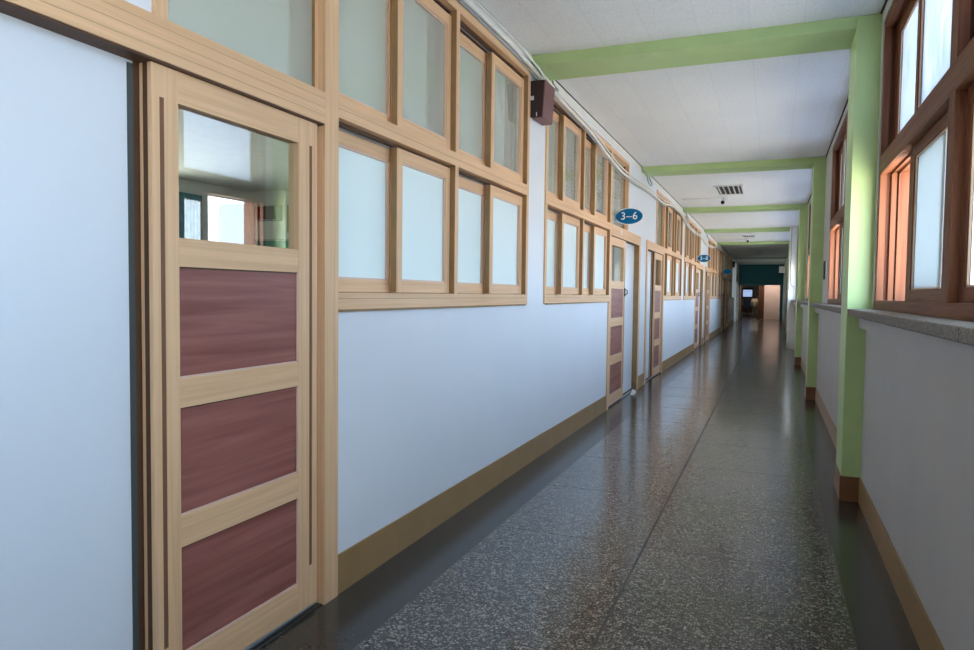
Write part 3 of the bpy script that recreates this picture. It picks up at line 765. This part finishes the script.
for i, yb in enumerate((5.19, 10.17, 15.15, 20.13)):
    P = [(-1.745, yb-.10, 3.15), (-1.738, yb-.06, 3.11), (-1.695, yb+.02, 3.06), (-1.695, yb+.16, 2.985 if i else 3.02), (-1.695, yb+.36, 2.955 if i else 3.01), (-1.695, yb+.50, 2.99 if i else 3.03), (-1.735, yb+.52, 3.08), (-1.748, yb+.54, 3.13)]
    if i == 0: P = [(x+.01 if 0 < k < 7 else x, y, z) for k, (x, y, z) in enumerate(P)]
    lb = ['grey cable loop under the nearest green beam end', 'grey cable loop under the second green beam end', 'grey cable loop under the third green beam end', 'grey cable loop under the fourth green beam end'][i]
    t = tag(MB((-1.74, yb, 3.05)).mat('cable_grey').tube(smooth_pts(P), .008).build('cable_loop'), lb, 'cable', 'cable loops at the beam ends')
    if i == 0:
        P2 = [(x+.012, y-.02, z-.012*k) for k, (x, y, z) in enumerate(P)]
        MB((-1.74, yb, 3.05)).mat('cable').tube(smooth_pts(P2), .007).build('cable_strand', t)

# ------------------------------------------------------------------ ceiling vents and cameras
def vent(x0, x1, y0, y1, label):
    o = ((x0+x1)/2, (y0+y1)/2, ZC)
    t = thing('ceiling_vent', o, label, 'vent', 'ceiling vent grilles')
    f = .035
    MB(o).mat('white_plastic').box(x0, x1, y0, y0+f, ZC-.02, ZC).box(x0, x1, y1-f, y1, ZC-.02, ZC).box(x0, x0+f, y0+f, y1-f, ZC-.02, ZC).box(x1-f, x1, y0+f, y1-f, ZC-.02, ZC).build('frame', t)
    MB(o).mat('black').box(x0+f, x1-f, y0+f, y1-f, ZC-.004, ZC-.001).build('backing', t)
    n = 5
    for i in range(n):
        x = x0+f+(x1-x0-2*f)*(i+.5)/n
        MB(o).mat('cable').prism([(x-.018, ZC-.004), (x-.012, ZC-.004), (x+.014, ZC-.022), (x+.008, ZC-.022)], 1, y0+f, y1-f).build('slat', t)
vent(-.95, -.49, 12.25, 13.35, 'ceiling vent grille nearest the camera, beyond the second beam')
vent(-.90, -.50, 22.3, 23.1, 'ceiling vent grille beyond the fourth green beam')
vent(-.80, -.42, 32.1, 32.9, 'dim ceiling vent grille in the unlit stretch')
def dome(x, y, label):
    o = (x, y, ZC)
    t = thing('security_camera', o, label, 'camera', 'ceiling security cameras')
    MB(o).mat('white_plastic').cyl((x, y, ZC-.03), .055, .03).cyl((x+.01, y, ZC-.10), .05, .07).build('housing', t)
    MB(o).mat('black').ball((x-.025, y-.05, ZC-.10), .036).build('lens_dome', t)
    MB(o).mat('cable').tube([(x-.04, y, ZC-.012), (x-.3, y+.02, ZC-.008), (x-.75, y, ZC-.008)], .006).build('lead', t)
dome(-.86, 13.75, 'small white ceiling camera with black dome beside the nearest vent')
dome(-.72, 23.6, 'small white ceiling camera beside the vent past the fourth beam')

# ------------------------------------------------------------------ things along the right wall
t = thing('pipe_casing', (.5, 20.0, 0), 'tall white casing standing in front of the fourth green column', 'casing')
MB((.5, 20.0, 0)).mat('white_plastic').box(.385, .574, 19.80, 20.12, .0, 1.53).build('lower_cabinet', t, bevel=.008)
MB((.5, 20.0, 0)).mat('white_plastic').box(.395, .574, 19.82, 20.12, 1.535, 3.165).build('upper_cover', t, bevel=.008)
MB((.5, 20.0, 0)).mat('cable_grey').tube(smooth_pts([(.43, 19.805, 3.13), (.43, 19.805, 2.4), (.432, 19.805, 1.85), (.455, 19.805, 1.66), (.52, 19.805, 1.60)]), .009).build('hanging_cable', t)
t = thing('wall_bracket', (XU, 9.75, 1.56), 'small dark rounded fitting on the white pier before second column', 'bracket')
MB((XU, 9.75, 1.56)).mat('black').box(XU-.016, XU, 9.68, 9.80, 1.57, 1.80).build('body', t, bevel=.007)
MB((XU, 9.75, 1.56)).mat('conc2').box(XU-.022, XU-.016, 9.70, 9.78, 1.60, 1.77).build('cover', t, bevel=.003)
t = thing('wall_telephone', (.44, 27.6, 1.3), 'black wall telephone past the white casing', 'telephone')
MB((.5, 27.6, 1.3)).mat('black').box(.535, .574, 27.5, 27.72, 1.32, 1.62).build('body', t, bevel=.01)
MB((.5, 27.6, 1.3)).mat('black').box(.50, .535, 27.52, 27.58, 1.30, 1.64).build('handset', t, bevel=.01)
t = thing('junction_box', (.5, 38, 2.6), 'pale square box high on the wall at the dim end', 'box')
MB((.5, 38, 2.6)).mat('white_plastic').box(.30, .574, 38.0, 38.3, 2.55, 2.86).build('casing', t, bevel=.01)
MB((.5, 38, 2.6)).mat('cable').box(.32, .55, 37.99, 38.0, 2.58, 2.83).build('lid', t)
t = thing('door_stopper', (-1.72, 9.62, 0), 'small white door stopper on the floor by the 3-6 door', 'door stopper')
MB((-1.72, 9.62, 0)).mat('white_plastic').prism([(9.52, 0), (9.72, 0), (9.72, .045), (9.69, .05)], 0, -1.745, -1.695).build('wedge', t, bevel=.004)
MB((-1.72, 9.62, 0)).mat('cable_grey').box(-1.742, -1.698, 9.70, 9.725, .0, .02).build('rubber_pad', t)
